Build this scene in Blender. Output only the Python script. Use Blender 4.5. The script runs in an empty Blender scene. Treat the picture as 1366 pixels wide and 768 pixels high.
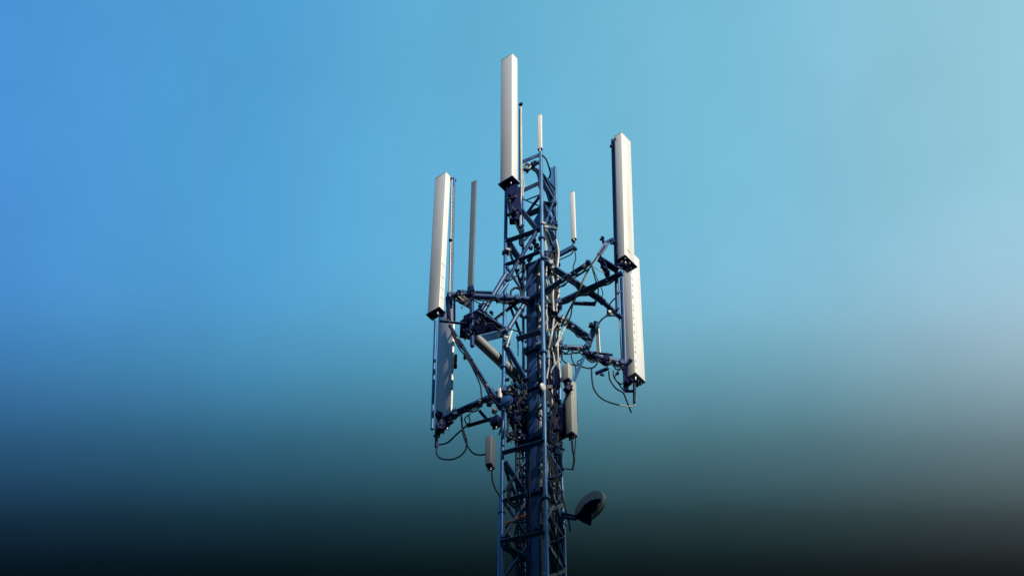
import bpy, bmesh, math, random
from mathutils import Vector, Matrix
random.seed(7)
R = math.radians
scene = bpy.context.scene
COL = scene.collection

# ------------------------------------------------------------------ camera
PITCH = R(48.0)
F_PX = 2920.0                     # focal length in pixels of a 1366 px wide picture
CAM_H = 1.6
cam_d = bpy.data.cameras.new('camera')
cam_d.sensor_width = 36.0
cam_d.lens = 36.0 * F_PX / 1366.0
cam_d.clip_start = 0.1
cam_d.clip_end = 6000.0
cam = bpy.data.objects.new('camera', cam_d)
COL.objects.link(cam)
cam.location = (0, 0, CAM_H)
cam.rotation_euler = (R(90) + PITCH, 0, 0)
scene.camera = cam

# ------------------------------------------------------------------ light
SUN_EL, SUN_AZ = R(33.0), R(-53.0)          # azimuth counted from +X, counter clockwise
S = Vector((math.cos(SUN_EL) * math.cos(SUN_AZ), math.cos(SUN_EL) * math.sin(SUN_AZ), math.sin(SUN_EL)))
sun_d = bpy.data.lights.new('sun', 'SUN')
sun_d.energy = 5.0
sun_d.angle = R(0.53)
sun_d.color = (1.0, 0.945, 0.84)
sun = bpy.data.objects.new('sun', sun_d)
COL.objects.link(sun)
sun.rotation_euler = S.to_track_quat('Z', 'Y').to_euler()
sun.location = S * 200

scene.view_settings.view_transform = 'Standard'
scene.view_settings.look = 'None'
scene.view_settings.exposure = 0.0
scene.view_settings.gamma = 1.0
scene.view_settings.use_curve_mapping = False


def lin(r, g, b):
    f = lambda c: c / 12.92 if c <= 0.04045 else ((c + 0.055) / 1.055) ** 2.4
    return (f(r / 255), f(g / 255), f(b / 255), 1.0)


world = bpy.data.worlds.new('World')
scene.world = world
world.use_nodes = True
nt = world.node_tree
nt.nodes.clear()
N = nt.nodes.new
L = nt.links.new
out = N('ShaderNodeOutputWorld')
bg = N('ShaderNodeBackground')
bg.inputs['Strength'].default_value = 0.1
L(bg.outputs[0], out.inputs[0])
sky = N('ShaderNodeTexSky')
sky.sky_type = 'NISHITA'
sky.sun_disc = False
sky.sun_elevation = SUN_EL
sky.sun_rotation = math.atan2(S.x, S.y)
sky.altitude = 200
tc = N('ShaderNodeTexCoord')
sep = N('ShaderNodeSeparateXYZ')
L(tc.outputs['Generated'], sep.inputs[0])


def wmath(op, a, b=None):
    n = N('ShaderNodeMath')
    n.operation = op
    for i, v in enumerate((a, b)):
        if v is None:
            continue
        if isinstance(v, (int, float)):
            n.inputs[i].default_value = v
        else:
            L(v, n.inputs[i])
    return n.outputs[0]


def wramp(fac, stops, interp='LINEAR'):
    n = N('ShaderNodeValToRGB')
    n.color_ramp.interpolation = interp
    els = n.color_ramp.elements
    while len(els) > 1:
        els.remove(els[-1])
    for i, (p, c) in enumerate(stops):
        e = els[0] if i == 0 else els.new(p)
        e.position = p
        e.color = c
    L(fac, n.inputs[0])
    return n.outputs[0]


# hue of the clear sky: deeper blue away from the sun side, paler towards it
xr = wmath('MULTIPLY_ADD', sep.outputs['X'], 1.0)
xr.node.inputs[2].default_value = 0.5
# soft thin high cloud, only just there
noise = N('ShaderNodeTexNoise')
noise.inputs['Scale'].default_value = 5.0
noise.inputs['Detail'].default_value = 3.0
L(tc.outputs['Generated'], noise.inputs[0])
nz = wmath('MULTIPLY_ADD', noise.outputs[0], 0.06)
nz.node.inputs[2].default_value = -0.03
xr = wmath('ADD', xr, nz)
hue = wramp(xr, [(0.0, lin(60, 130, 205)), (0.272, lin(73, 147, 215)), (0.375, lin(83, 164, 218)), (0.44, lin(95, 175, 218)),
                 (0.50, lin(104, 182, 217)), (0.615, lin(126, 194, 220)), (0.69, lin(147, 202, 222)), (0.728, lin(152, 206, 222)),
                 (1.0, lin(165, 205, 220))])
# vignette darkening put into the sky colour below about 45 degrees
xx = wmath('MULTIPLY', sep.outputs['X'], sep.outputs['X'])
sx = wmath('MULTIPLY', xx, 0.37)
el = wmath('ADD', sep.outputs['Z'], sx)
tl = wmath('MULTIPLY', sep.outputs['X'], 0.002)
el = wmath('ADD', el, tl)
g = lambda v, r=1.0, b=1.0: (v * r, v, v * b, 1.0)
gain = wramp(el, [(0.0, g(0.12)), (0.38, g(0.08)), (0.56, g(0.010)), (0.6497, g(0.017, 1.20, 0.80)), (0.6567, g(0.034, 1.15, 0.84)),  # lowest stops: unseen horizon glow added for ambient fill
                  (0.6704, g(0.093, 1.10, 0.86)), (0.6954, g(0.345, 1.0, 0.91)), (0.7195, g(0.725, 0.99, 0.95)), (0.736, g(0.925, 1.0, 0.98)),
                  (0.744, g(0.975)), (0.755, g(1.0)), (0.83, g(1.0)), (1.0, g(0.85))], 'LINEAR')
# faint slanting veils of high cirrus
cm = N('ShaderNodeMapping')
cm.inputs['Rotation'].default_value = (R(12), R(38), 0)
cm.inputs['Scale'].default_value = (9.0, 9.0, 1.6)
L(tc.outputs['Generated'], cm.inputs[0])
cn = N('ShaderNodeTexNoise')
cn.inputs['Scale'].default_value = 1.3
cn.inputs['Detail'].default_value = 5.0
L(cm.outputs[0], cn.inputs[0])
cr_ = N('ShaderNodeMapRange')
cr_.inputs['From Min'].default_value = 0.3
cr_.inputs['From Max'].default_value = 0.7
cr_.inputs['To Min'].default_value = 0.955
cr_.inputs['To Max'].default_value = 1.06
L(cn.outputs[0], cr_.inputs[0])
veil = N('ShaderNodeVectorMath')
veil.operation = 'SCALE'
L(gain, veil.inputs[0])
L(cr_.outputs[0], veil.inputs['Scale'])
gain = veil.outputs[0]
# lilac haze low on the sunny side
lil = wramp(xr, [(0.0, (1, 1, 1, 1)), (0.50, (1, 1, 1, 1)), (0.67, (1.17, 0.985, 1.0, 1)), (0.75, (1.30, 0.97, 1.03, 1))])
hz = N('ShaderNodeMapRange')
hz.inputs['From Min'].default_value = 0.728
hz.inputs['From Max'].default_value = 0.775
hz.inputs['To Min'].default_value = 1.0
hz.inputs['To Max'].default_value = 0.0
L(el, hz.inputs[0])
lm = N('ShaderNodeMix')
lm.data_type = 'RGBA'
lm.inputs[6].default_value = (1, 1, 1, 1)
L(hz.outputs[0], lm.inputs[0])
L(lil, lm.inputs[7])
hm = N('ShaderNodeMix')
hm.data_type = 'RGBA'
hm.blend_type = 'MULTIPLY'
hm.inputs[0].default_value = 1.0
L(hue, hm.inputs[6])
L(lm.outputs[2], hm.inputs[7])
hue = hm.outputs[2]
mul = N('ShaderNodeMix')
mul.data_type = 'RGBA'
mul.blend_type = 'MULTIPLY'
mul.inputs[0].default_value = 1.0
L(hue, mul.inputs[6])
L(gain, mul.inputs[7])
sc10 = N('ShaderNodeVectorMath')
sc10.operation = 'SCALE'
L(mul.outputs[2], sc10.inputs[0])
sc10.inputs['Scale'].default_value = 10.0
skm = N('ShaderNodeMix')
skm.data_type = 'RGBA'
skm.blend_type = 'MULTIPLY'
skm.inputs[0].default_value = 1.0
L(sky.outputs[0], skm.inputs[6])
L(gain, skm.inputs[7])
fin = N('ShaderNodeMix')
fin.data_type = 'RGBA'
fin.inputs[0].default_value = 0.92
L(skm.outputs[2], fin.inputs[6])
L(sc10.outputs[0], fin.inputs[7])
L(fin.outputs[2], bg.inputs['Color'])

# ------------------------------------------------------------------ pixels of the photograph to points of the place
FW = Vector((0, math.cos(PITCH), math.sin(PITCH)))
UP = Vector((0, -math.sin(PITCH), math.cos(PITCH)))


def W(px, py, Y):
    """the point at depth Y that the photograph shows at px, py"""
    d = FW * F_PX + Vector((px - 683.0, 0, 0)) + UP * (384.0 - py)
    return Vector((0, 0, CAM_H)) + d * (Y / d.y)


# ------------------------------------------------------------------ materials
MATS = {}


def mat(name, base, rough=0.5, metal=0.0, var=0.12, scale=6.0, stain=None, stain_amt=0.0, stretch=1.0, bump=0.0,
        spec=0.5, coat=0.0):
    m = bpy.data.materials.new(name)
    m.use_nodes = True
    t = m.node_tree
    b = t.nodes['Principled BSDF']
    b.inputs['Roughness'].default_value = rough
    b.inputs['Metallic'].default_value = metal
    b.inputs['Coat Weight'].default_value = coat
    b.inputs['Specular IOR Level'].default_value = spec
    c = t.nodes.new('ShaderNodeTexCoord')
    geo = t.nodes.new('ShaderNodeNewGeometry')
    mp = t.nodes.new('ShaderNodeMapping')
    mp.inputs['Scale'].default_value = (1, 1, stretch)
    t.links.new(geo.outputs['Position'], mp.inputs[0])
    n = t.nodes.new('ShaderNodeTexNoise')
    n.inputs['Scale'].default_value = scale
    n.inputs['Detail'].default_value = 6.0
    n.inputs['Roughness'].default_value = 0.65
    t.links.new(mp.outputs[0], n.inputs[0])
    r = t.nodes.new('ShaderNodeValToRGB')
    lo = [max(0, x * (1 - var)) for x in base]
    hi = [min(1, x * (1 + var)) for x in base]
    r.color_ramp.elements[0].position = 0.3
    r.color_ramp.elements[0].color = (*lo, 1)
    r.color_ramp.elements[1].position = 0.7
    r.color_ramp.elements[1].color = (*hi, 1)
    t.links.new(n.outputs[0], r.inputs[0])
    last = r.outputs[0]
    if stain:
        n2 = t.nodes.new('ShaderNodeTexNoise')
        n2.inputs['Scale'].default_value = scale * 2.7
        n2.inputs['Detail'].default_value = 8.0
        mp2 = t.nodes.new('ShaderNodeMapping')
        mp2.inputs['Scale'].default_value = (1, 1, stretch * 0.6)
        t.links.new(geo.outputs['Position'], mp2.inputs[0])
        t.links.new(mp2.outputs[0], n2.inputs[0])
        r2 = t.nodes.new('ShaderNodeValToRGB')
        r2.color_ramp.elements[0].position = 0.52
        r2.color_ramp.elements[0].color = (0, 0, 0, 1)
        r2.color_ramp.elements[1].position = 0.75
        r2.color_ramp.elements[1].color = (stain_amt, stain_amt, stain_amt, 1)
        t.links.new(n2.outputs[0], r2.inputs[0])
        mx = t.nodes.new('ShaderNodeMix')
        mx.data_type = 'RGBA'
        t.links.new(r2.outputs[0], mx.inputs[0])
        t.links.new(last, mx.inputs[6])
        mx.inputs[7].default_value = (*stain, 1)
        last = mx.outputs[2]
    t.links.new(last, b.inputs['Base Color'])
    mr = t.nodes.new('ShaderNodeMapRange')
    mr.inputs['To Min'].default_value = max(0.05, rough - 0.12)
    mr.inputs['To Max'].default_value = min(1.0, rough + 0.12)
    t.links.new(n.outputs[0], mr.inputs[0])
    t.links.new(mr.outputs[0], b.inputs['Roughness'])
    if bump:
        bp = t.nodes.new('ShaderNodeBump')
        bp.inputs['Strength'].default_value = bump
        bp.inputs['Distance'].default_value = 0.01
        t.links.new(n.outputs[0], bp.inputs['Height'])
        t.links.new(bp.outputs[0], b.inputs['Normal'])
    MATS[name] = m
    return m


STEEL = mat('blue_painted_steel', (0.013, 0.064, 0.19), 0.46, 0.05, 0.35, 11, (0.085, 0.085, 0.09), 0.6, 0.5)
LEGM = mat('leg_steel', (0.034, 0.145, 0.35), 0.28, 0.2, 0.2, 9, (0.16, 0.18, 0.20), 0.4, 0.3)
LEGL = mat('highlit_leg_steel', (0.075, 0.19, 0.35), 0.30, 0.3, 0.2, 9, (0.28, 0.29, 0.30), 0.5, 0.3)  # leg steel lightened to carry the sunlit highlights of front and right legs
DULLG = mat('dull_grey_casing', (0.19, 0.21, 0.22), 0.55, 0.0, 0.08, 5, (0.16, 0.15, 0.13), 0.4, 0.3)
NAVY = mat('navy_bracket', (0.007, 0.013, 0.070), 0.42, 0.0, 0.3, 14, spec=0.12)
GALV = mat('galvanised_steel', (0.46, 0.46, 0.44), 0.38, 0.55, 0.2, 30, (0.2, 0.2, 0.2), 0.5)
WHITE = mat('white_radome', (0.83, 0.82, 0.77), 0.42, 0.0, 0.04, 4, (0.46, 0.44, 0.38), 0.42, 0.10, coat=0.05)
GREYP = mat('grey_radome', (0.84, 0.81, 0.74), 0.45, 0.0, 0.06, 3, (0.2, 0.2, 0.2), 0.3, 0.15)
BLADE = mat('slate_radome', (0.13, 0.17, 0.21), 0.45, 0.0, 0.08, 4, (0.08, 0.09, 0.1), 0.4, 0.2)
BEIGE = mat('beige_casing', (0.44, 0.44, 0.39), 0.5, 0.0, 0.06, 5, (0.3, 0.28, 0.22), 0.4, 0.2)
TUBEG = mat('grey_tube', (0.19, 0.20, 0.21), 0.55, 0.1, 0.15, 5, (0.12, 0.11, 0.10), 0.6)
CABLE = mat('black_cable', (0.006, 0.010, 0.026), 0.6, 0.0, 0.2, 30, spec=0.2)
CABLEL = mat('pale_cable', (0.42, 0.41, 0.36), 0.45, 0.0, 0.15, 30)
ORANGE = mat('orange_cable', (0.55, 0.12, 0.03), 0.5, 0.0, 0.1, 20)
POLEM = mat('mast_paint', (0.018, 0.055, 0.17), 0.42, 0.05, 0.18, 5, (0.07, 0.08, 0.1), 0.4, 0.15)
PALE = mat('pale_fittings_and_sunlight', (0.55, 0.54, 0.48), 0.5, 0.0, 0.1, 8, (0.25, 0.24, 0.2), 0.6, 0.3)  # cables and fittings, also painted sunlight on pole face and dish rim
GROUNDM = mat('ground_soil', (0.055, 0.06, 0.035), 0.95, 0.0, 0.5, 0.4, (0.09, 0.075, 0.05), 0.8, 1.0, 0.4)
HILLM = mat('shade_hill_scrub', (0.05, 0.065, 0.03), 0.95, 0.0, 0.5, 0.03, (0.1, 0.085, 0.06), 0.8, 1.0)
CONC = mat('concrete', (0.32, 0.31, 0.29), 0.9, 0.0, 0.15, 3, (0.2, 0.19, 0.17), 0.6, 1.0, 0.3)

# ------------------------------------------------------------------ mesh helpers


def frame(axis, hint=None):
    z = Vector(axis).normalized()
    h = Vector(hint) if hint is not None else Vector((0, 0, 1))
    if abs(z.dot(h.normalized())) > 0.98:
        h = Vector((1, 0, 0)) if abs(z.x) < 0.9 else Vector((0, 1, 0))
    x = h.cross(z).normalized()
    y = z.cross(x).normalized()
    return x, y, z


class MB:
    def __init__(self):
        self.bm = bmesh.new()

    def ring_sweep(self, rings, caps=True, closed=True):
        bm = self.bm
        vs = [[bm.verts.new(p) for p in ring] for ring in rings]
        n = len(vs[0])
        for a, b in zip(vs[:-1], vs[1:]):
            for i in range(n):
                j = (i + 1) % n
                bm.faces.new((a[i], a[j], b[j], b[i]))
        if caps:
            bm.faces.new(list(reversed(vs[0])))
            bm.faces.new(vs[-1])
        return self

    def tube(self, p0, p1, r, seg=12, r2=None):
        p0, p1 = Vector(p0), Vector(p1)
        x, y, z = frame(p1 - p0)
        r2 = r if r2 is None else r2
        rings = []
        for p, q in ((p0, r), (p1, r2)):
            rings.append([p + (x * math.cos(2 * math.pi * i / seg) + y * math.sin(2 * math.pi * i / seg)) * q for i in range(seg)])
        return self.ring_sweep(rings)

    def path(self, pts, r, seg=8, sub=7):
        pts = [Vector(p) for p in pts]
        if len(pts) > 2 and sub > 1:
            q = []
            P = [pts[0] * 2 - pts[1]] + pts + [pts[-1] * 2 - pts[-2]]
            for i in range(1, len(P) - 2):
                for k in range(sub):
                    t = k / sub
                    a, b, c, d = P[i - 1], P[i], P[i + 1], P[i + 2]
                    q.append(0.5 * (2 * b + (c - a) * t + (2 * a - 5 * b + 4 * c - d) * t * t + (3 * b - a - 3 * c + d) * t ** 3))
            q.append(pts[-1])
            pts = q
        tang = []
        for i in range(len(pts)):
            a = pts[max(0, i - 1)]
            b = pts[min(len(pts) - 1, i + 1)]
            tang.append((b - a).normalized())
        x, y, z = frame(tang[0])
        rings = []
        for p, t in zip(pts, tang):
            x = (x - t * x.dot(t)).normalized()
            y = t.cross(x)
            rings.append([p + (x * math.cos(2 * math.pi * i / seg) + y * math.sin(2 * math.pi * i / seg)) * r for i in range(seg)])
        return self.ring_sweep(rings)

    def prism(self, p0, p1, prof, hint=None):
        """profile (list of 2D points, counter clockwise) swept from p0 to p1"""
        p0, p1 = Vector(p0), Vector(p1)
        x, y, z = frame(p1 - p0, hint)
        rings = [[p + x * u + y * v for u, v in prof] for p in (p0, p1)]
        return self.ring_sweep(rings)

    def angle(self, p0, p1, w, t=0.006, hint=None, flip=1):
        f = flip
        prof = [(0, 0), (w, 0), (w, t), (t, t), (t, w), (0, w)]
        prof = [((u - w / 3) * f, v - w / 3) for u, v in prof]
        if f < 0:
            prof.reverse()
        return self.prism(p0, p1, prof, hint)

    def bar(self, p0, p1, w, h, hint=None, c=0.003):
        a, b = w / 2, h / 2
        c = min(c, a * 0.6, b * 0.6)
        prof = [(-a + c, -b), (a - c, -b), (a, -b + c), (a, b - c), (a - c, b), (-a + c, b), (-a, b - c), (-a, -b + c)]
        return self.prism(p0, p1, prof, hint)

    def box(self, c, ax, ay, az, sx, sy, sz, bevel=0.0, segs=2):
        """box centred at c with unit axes and full sizes"""
        c = Vector(c)
        tmp = bmesh.new()
        bmesh.ops.create_cube(tmp, size=1.0)
        if bevel:
            for v in tmp.verts:
                v.co = Vector((v.co.x * sx, v.co.y * sy, v.co.z * sz))
            bmesh.ops.bevel(tmp, geom=list(tmp.edges), offset=bevel, segments=segs, affect='EDGES', profile=0.5)
        else:
            for v in tmp.verts:
                v.co = Vector((v.co.x * sx, v.co.y * sy, v.co.z * sz))
        for v in tmp.verts:
            v.co = c + ax * v.co.x + ay * v.co.y + az * v.co.z
        bmesh.ops.recalc_face_normals(tmp, faces=list(tmp.faces))
        self.merge(tmp)
        return self

    def merge(self, tmp):
        mp = {v: self.bm.verts.new(v.co) for v in tmp.verts}
        for f in tmp.faces:
            try:
                self.bm.faces.new([mp[v] for v in f.verts])
            except ValueError:
                pass
        tmp.free()

    def plate(self, pts, th, n=None):
        pts = [Vector(p) for p in pts]
        if n is None:
            n = (pts[1] - pts[0]).cross(pts[2] - pts[0]).normalized()
        n = Vector(n).normalized()
        return self.ring_sweep([[p - n * th / 2 for p in pts], [p + n * th / 2 for p in pts]])

    def bolt(self, p, d, r=0.011, ln=0.05, head=True):
        p, d = Vector(p), Vector(d).normalized()
        self.tube(p - d * ln / 2, p + d * ln / 2, r * 0.55, 6)
        if head:
            self.tube(p + d * ln * 0.18, p + d * (ln * 0.18 + r * 0.9), r, 6)
            self.tube(p - d * ln * 0.18, p - d * (ln * 0.18 + r * 0.9), r, 6)
        return self

    def lathe(self, c, axis, prof, seg=40, hint=None):
        """prof: (radius, offset along axis)"""
        c = Vector(c)
        x, y, z = frame(axis, hint)
        rings = []
        for r, o in prof:
            r = max(r, 1e-4)
            rings.append([c + z * o + (x * math.cos(2 * math.pi * i / seg) + y * math.sin(2 * math.pi * i / seg)) * r for i in range(seg)])
        return self.ring_sweep(rings)


ORIG = {}


def obj(name, mb, m, parent=None, label=None):
    me = bpy.data.meshes.new(name)
    o = bpy.data.objects.new(name, me)
    COL.objects.link(o)
    bmesh.ops.recalc_face_normals(mb.bm, faces=list(mb.bm.faces))
    if parent is not None:
        org = ORIG[parent.name]
        o.parent = parent
    else:
        xs = [v.co for v in mb.bm.verts]
        org = Vector((sum(v.x for v in xs) / len(xs), sum(v.y for v in xs) / len(xs), min(v.z for v in xs)))
        o.location = org
    bmesh.ops.translate(mb.bm, verts=list(mb.bm.verts), vec=-org)
    for f in mb.bm.faces:
        f.smooth = True
    mb.bm.to_mesh(me)
    mb.bm.free()
    me.set_sharp_from_angle(angle=R(34))
    me.materials.append(m)
    ORIG[o.name] = org
    if label:
        o['label'] = label
    return o


def tag(o, label, cat, group=None):
    o['label'] = label
    o['category'] = cat
    if group:
        o['group'] = group
    return o


def thing(name, loc, label, cat, group=None):
    o = bpy.data.objects.new(name, None)
    COL.objects.link(o)
    o.location = Vector(loc)
    o.empty_display_size = 0.1
    ORIG[o.name] = Vector(loc)
    return tag(o, label, cat, group)


def structure(o):
    o['kind'] = 'structure'
    return o


def jag(a):
    return random.uniform(-a, a)


def clamp(parent, p, axis, s=0.05, name='clamp', m=None):
    """two jaw plates round a tube along axis with four long bolts"""
    p = Vector(p)
    x, y, z = frame(axis, (0.3, -1, 0.1))
    b = MB()
    for sg in (-1, 1):
        b.box(p + y * sg * s * 0.62, x, y, z, s * 1.7, s * 0.42, s * 1.1, s * 0.08, 1)
    for u in (-1, 1):
        for v in (-1, 1):
            b.bolt(p + x * u * s * 0.62 + z * v * s * 0.3, y, s * 0.13, s * (2.3 + random.random() * 0.8))
    return obj(name, b, m or NAVY, parent)


def nuts(parent, pts, d, r=0.012, name='bolt'):
    for q in pts:
        b = MB()
        b.bolt(q, d, r, 0.045)
        obj(name, b, GALV, parent)


def lumps(parent, p, s, n_, m=None, name='bracket'):
    """irregular cast bracket: a few bevelled blocks, tabs and bolts grown round p"""
    p = Vector(p)
    q = MB()
    for i in range(n_):
        x, y, z = frame((jag(1), jag(1), 0.6 + jag(0.5)), (1, 0.2, 0))
        c = p + Vector((jag(s), jag(s) * 0.5, jag(s))) * (0.62 if i else 0.0)
        k = 1.35 if i == 0 else 1.0
        q.box(c, x, y, z, s * random.uniform(0.6, 1.1) * k, s * random.uniform(0.4, 0.8) * k, s * random.uniform(0.7, 1.3) * k, s * 0.06, 1)
        q.bolt(c + Vector((jag(s), 0, jag(s))) * 0.25, (jag(1), -0.7 + jag(0.4), jag(1)), s * 0.12, s * 1.6)
    return obj(name, q, m or NAVY, parent)


# ------------------------------------------------------------------ setting
gb = MB()
n = 40
ext = 3000.0
verts = {}
for i in range(n + 1):
    for j in range(n + 1):
        u = (i / n * 2 - 1)
        v = (j / n * 2 - 1)
        verts[i, j] = gb.bm.verts.new((ext * u * abs(u), ext * v * abs(v), 0.0))
for i in range(n):
    for j in range(n):
        gb.bm.faces.new((verts[i, j], verts[i + 1, j], verts[i + 1, j + 1], verts[i, j + 1]))
structure(obj('ground', gb, GROUNDM))

# steep ridge added out of view behind the camera to shade the lower tower
TOWER = Vector((0.25, 18.9, 0))
SH = Vector((S.x, S.y, 0)).normalized()
SP = Vector((-SH.y, SH.x, 0))
RIDGE_D = 290.0
SHADE_Z = 20.1
RIDGE_H = SHADE_Z + RIDGE_D * math.tan(SUN_EL)
hb = MB()
nu, nv = 60, 44
hv = {}
for i in range(nu + 1):
    for j in range(nv + 1):
        a = (i / nu * 2 - 1) * 620.0               # along the ridge
        t = j / nv * 2 - 1
        d = t * 250.0                              # across it
        env = max(0.0, 1 - (abs(a) / 620.0) ** 2.2)
        h = RIDGE_H * env * max(0.0, 1 - abs(t)) ** 1.12
        rough = (math.sin(a * 0.05 + d * 0.03) + math.sin(a * 0.021 - d * 0.047 + 1.3)) * 4.0 * min(1, abs(t) * 2) * env
        p = TOWER + SH * (RIDGE_D + d) + SP * a
        if abs(t) == 1 or env == 0:
            rough, h = 0, -0.5
        hv[i, j] = hb.bm.verts.new((p.x, p.y, h + rough - 0.3))
for i in range(nu):
    for j in range(nv):
        hb.bm.faces.new((hv[i, j], hv[i + 1, j], hv[i + 1, j + 1], hv[i, j + 1]))
structure(obj('added_shade_hill', hb, HILLM))

# ------------------------------------------------------------------ lattice tower
YF, YL, YR, YB = 18.60, 18.85, 19.05, 19.30
LEG = {}          # name: (top point, bottom point at the ground)


def leg_line(a, b, Y):
    A, B = W(a[0], a[1], Y), W(b[0], b[1], Y)
    k = A.z / (A.z - B.z)
    return A, A + (B - A) * k


LEG['F'] = leg_line((721.3, 203), (729.3, 768), YF)
LEG['L'] = leg_line((675.4, 254), (667.8, 768), YL)
LEG['R'] = leg_line((740.4, 223), (752.3, 768), YR)
LEG['B'] = leg_line((697.5, 262), (699.5, 768), YB)


def leg_at(k, z):
    a, b = LEG[k]
    t = (z - b.z) / (a.z - b.z)
    return b + (a - b) * t


tower = thing('lattice_tower', (leg_at('F', 0) + leg_at('B', 0)) / 2,
              'blue steel lattice tower with four legs round a square central pole', 'lattice tower')
ZTOP = min(LEG[k][0].z for k in LEG)
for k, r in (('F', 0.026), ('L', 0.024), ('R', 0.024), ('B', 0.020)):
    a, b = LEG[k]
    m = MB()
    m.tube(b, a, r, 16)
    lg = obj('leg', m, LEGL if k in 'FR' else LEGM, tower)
    # bolted flange joints on the leg
    for z in (W(700, 664, YF).z, W(700, 470, YF).z, W(700, 318, YF).z):
        f = MB()
        p = leg_at(k, z)
        ax = (a - b).normalized()
        f.tube(p - ax * 0.016, p - ax * 0.002, r * 1.9, 16)
        f.tube(p + ax * 0.002, p + ax * 0.016, r * 1.9, 16)
        for q in range(6):
            x, y, zz = frame(ax)
            th = q * math.pi / 3
            f.bolt(p + (x * math.cos(th) + y * math.sin(th)) * r * 1.5, ax, 0.006, 0.06)
        obj('flange', f, LEGM, lg)
# thicker lower section of the left leg, below its joint
zj = W(670, 664, YL).z
m = MB()
m.tube(leg_at('L', 0.3), leg_at('L', zj - 0.02), 0.036, 16)
obj('leg_sleeve', m, LEGM, tower)
m = MB()
m.tube(leg_at('R', 0.3), leg_at('R', zj - 0.05), 0.033, 16)
obj('leg_sleeve', m, LEGM, tower)

CEN = lambda z: (leg_at('F', z) + leg_at('B', z) + leg_at('L', z) + leg_at('R', z)) / 4
FACES = (('L', 'F'), ('F', 'R'), ('L', 'B'), ('B', 'R'))
z0 = W(720, 336, YF).z
STEP = 0.50
levels = [z0 + STEP * k for k in range(3, -14, -1)]
levels = [z for z in levels if z < ZTOP + 0.25]
vis_bottom = W(720, 800, YF).z
lower = MB()
for li, z in enumerate(levels):
    for fi, (ka, kb) in enumerate(FACES):
        za = min(z, LEG[ka][0].z - 0.03)
        zb = min(z, LEG[kb][0].z - 0.03)
        A, B = leg_at(ka, za), leg_at(kb, zb)
        d = (B - A).normalized()
        A2, B2 = A + d * 0.02, B - d * 0.02
        front = fi < 2
        m = MB()
        w = (0.060 if front else 0.036) * random.choice((1, 1, 0.8))
        if fi == 0 or (fi > 1 and li % 2):
            continue                                   # the left face carries only the measured bars below
        m.angle(A2, B2, w, 0.006, (0, 0, 1), 1)
        obj('horizontal_brace', m, STEEL, tower)
        if li + 1 < len(levels):
            zn = levels[li + 1]
            # alternate the diagonals like a zigzag, with a second crossing bar on the sunny face
            down = (li + fi) % 2 == 0
            P, Q = (leg_at(ka, z), leg_at(kb, zn)) if down else (leg_at(kb, z), leg_at(ka, zn))
            if P.z > LEG[ka if down else kb][0].z:
                continue
            d = (Q - P).normalized()
            m = MB()
            m.angle(P + d * 0.03, Q - d * 0.03, 0.058 if front else 0.034, 0.006, (0.2, 1, 0.1), -1)
            obj('diagonal_brace', m, STEEL, tower)
            if fi == 1:
                P, Q = (leg_at(kb, z), leg_at(ka, zn)) if down else (leg_at(ka, z), leg_at(kb, zn))
                d = (Q - P).normalized()
                off = Vector((0.02, -0.02, 0))
                m = MB()
                m.angle(P + d * 0.03 + off, Q - d * 0.03 + off, 0.034, 0.005, (0.2, 1, 0.1), 1)
                obj('diagonal_brace', m, GALV if li % 3 else STEEL, tower)
    # gusset plates at the front leg, on the sunny face
    p = leg_at('F', min(z, LEG['F'][0].z - 0.06))
    r_ = leg_at('R', p.z)
    m = MB()
    dr = (r_ - p).normalized()
    up = Vector((0, 0, 1))
    m.plate([p + dr * 0.02 - up * 0.08, p + dr * 0.11 - up * 0.02, p + dr * 0.11 + up * 0.03, p + dr * 0.02 + up * 0.08], 0.007)
    obj('gusset_plate', m, STEEL, tower)
# the plain bays further down to the footing
z = levels[-1] - STEP
while z > 0.5:
    for ka, kb in FACES:
        lower.angle(leg_at(ka, z), leg_at(kb, z), 0.045, 0.006)
        lower.angle(leg_at(ka, z), leg_at(kb, max(0.4, z - 0.9)), 0.045, 0.006, (0.2, 1, 0.1))
    z -= 0.9
obj('lower_lattice', lower, STEEL, tower)

# central pole, square hollow section turned with its edge to the viewer
TH = R(33)
EX = Vector((-math.cos(TH), math.sin(TH), 0))
EY = Vector((math.sin(TH), math.cos(TH), 0))
PW = 0.150
YP = 18.92
pt = W(714.2, 350, YP - 0.10)
pole_near = Vector((pt.x, pt.y, 0))
PC = pole_near + EX * PW / 2 + EY * PW / 2
ztp = pt.z
m = MB()
m.box(PC + Vector((0, 0, (ztp + 0.4) / 2)), EX, EY, Vector((0, 0, 1)), PW, PW, ztp - 0.4, 0.008, 2)
mast = obj('central_pole', m, POLEM, tower)
m = MB()
m.box(PC + Vector((0, 0, ztp + 0.008)), EX, EY, Vector((0, 0, 1)), PW + 0.02, PW + 0.02, 0.014, 0.003, 1)
obj('cap', m, LEGM, mast)
for py, hh, ww in ((470, 0.10, 0.045), (520, 0.12, 0.05), (588, 0.09, 0.06), (662, 0.06, 0.05), (712, 0.05, 0.04), (404, 0.07, 0.03)):
    zc = W(712, py, YP).z
    m = MB()
    m.box(PC + Vector((0, 0, zc)), EX, EY, Vector((0, 0, 1)), PW + ww, PW + ww, hh, 0.006, 1)
    for u in (-1, 1):
        for v in (-1, 1):
            m.bolt(PC + Vector((0, 0, zc + v * hh * 0.25)) + EX * u * PW * 0.3 - EY * (PW + ww) / 2, EY, 0.012, 0.05)
            m.bolt(PC + Vector((0, 0, zc + v * hh * 0.25)) + EY * u * PW * 0.3 - EX * (PW + ww) / 2, EX, 0.012, 0.05)
    obj('collar', m, STEEL, mast)
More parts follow.
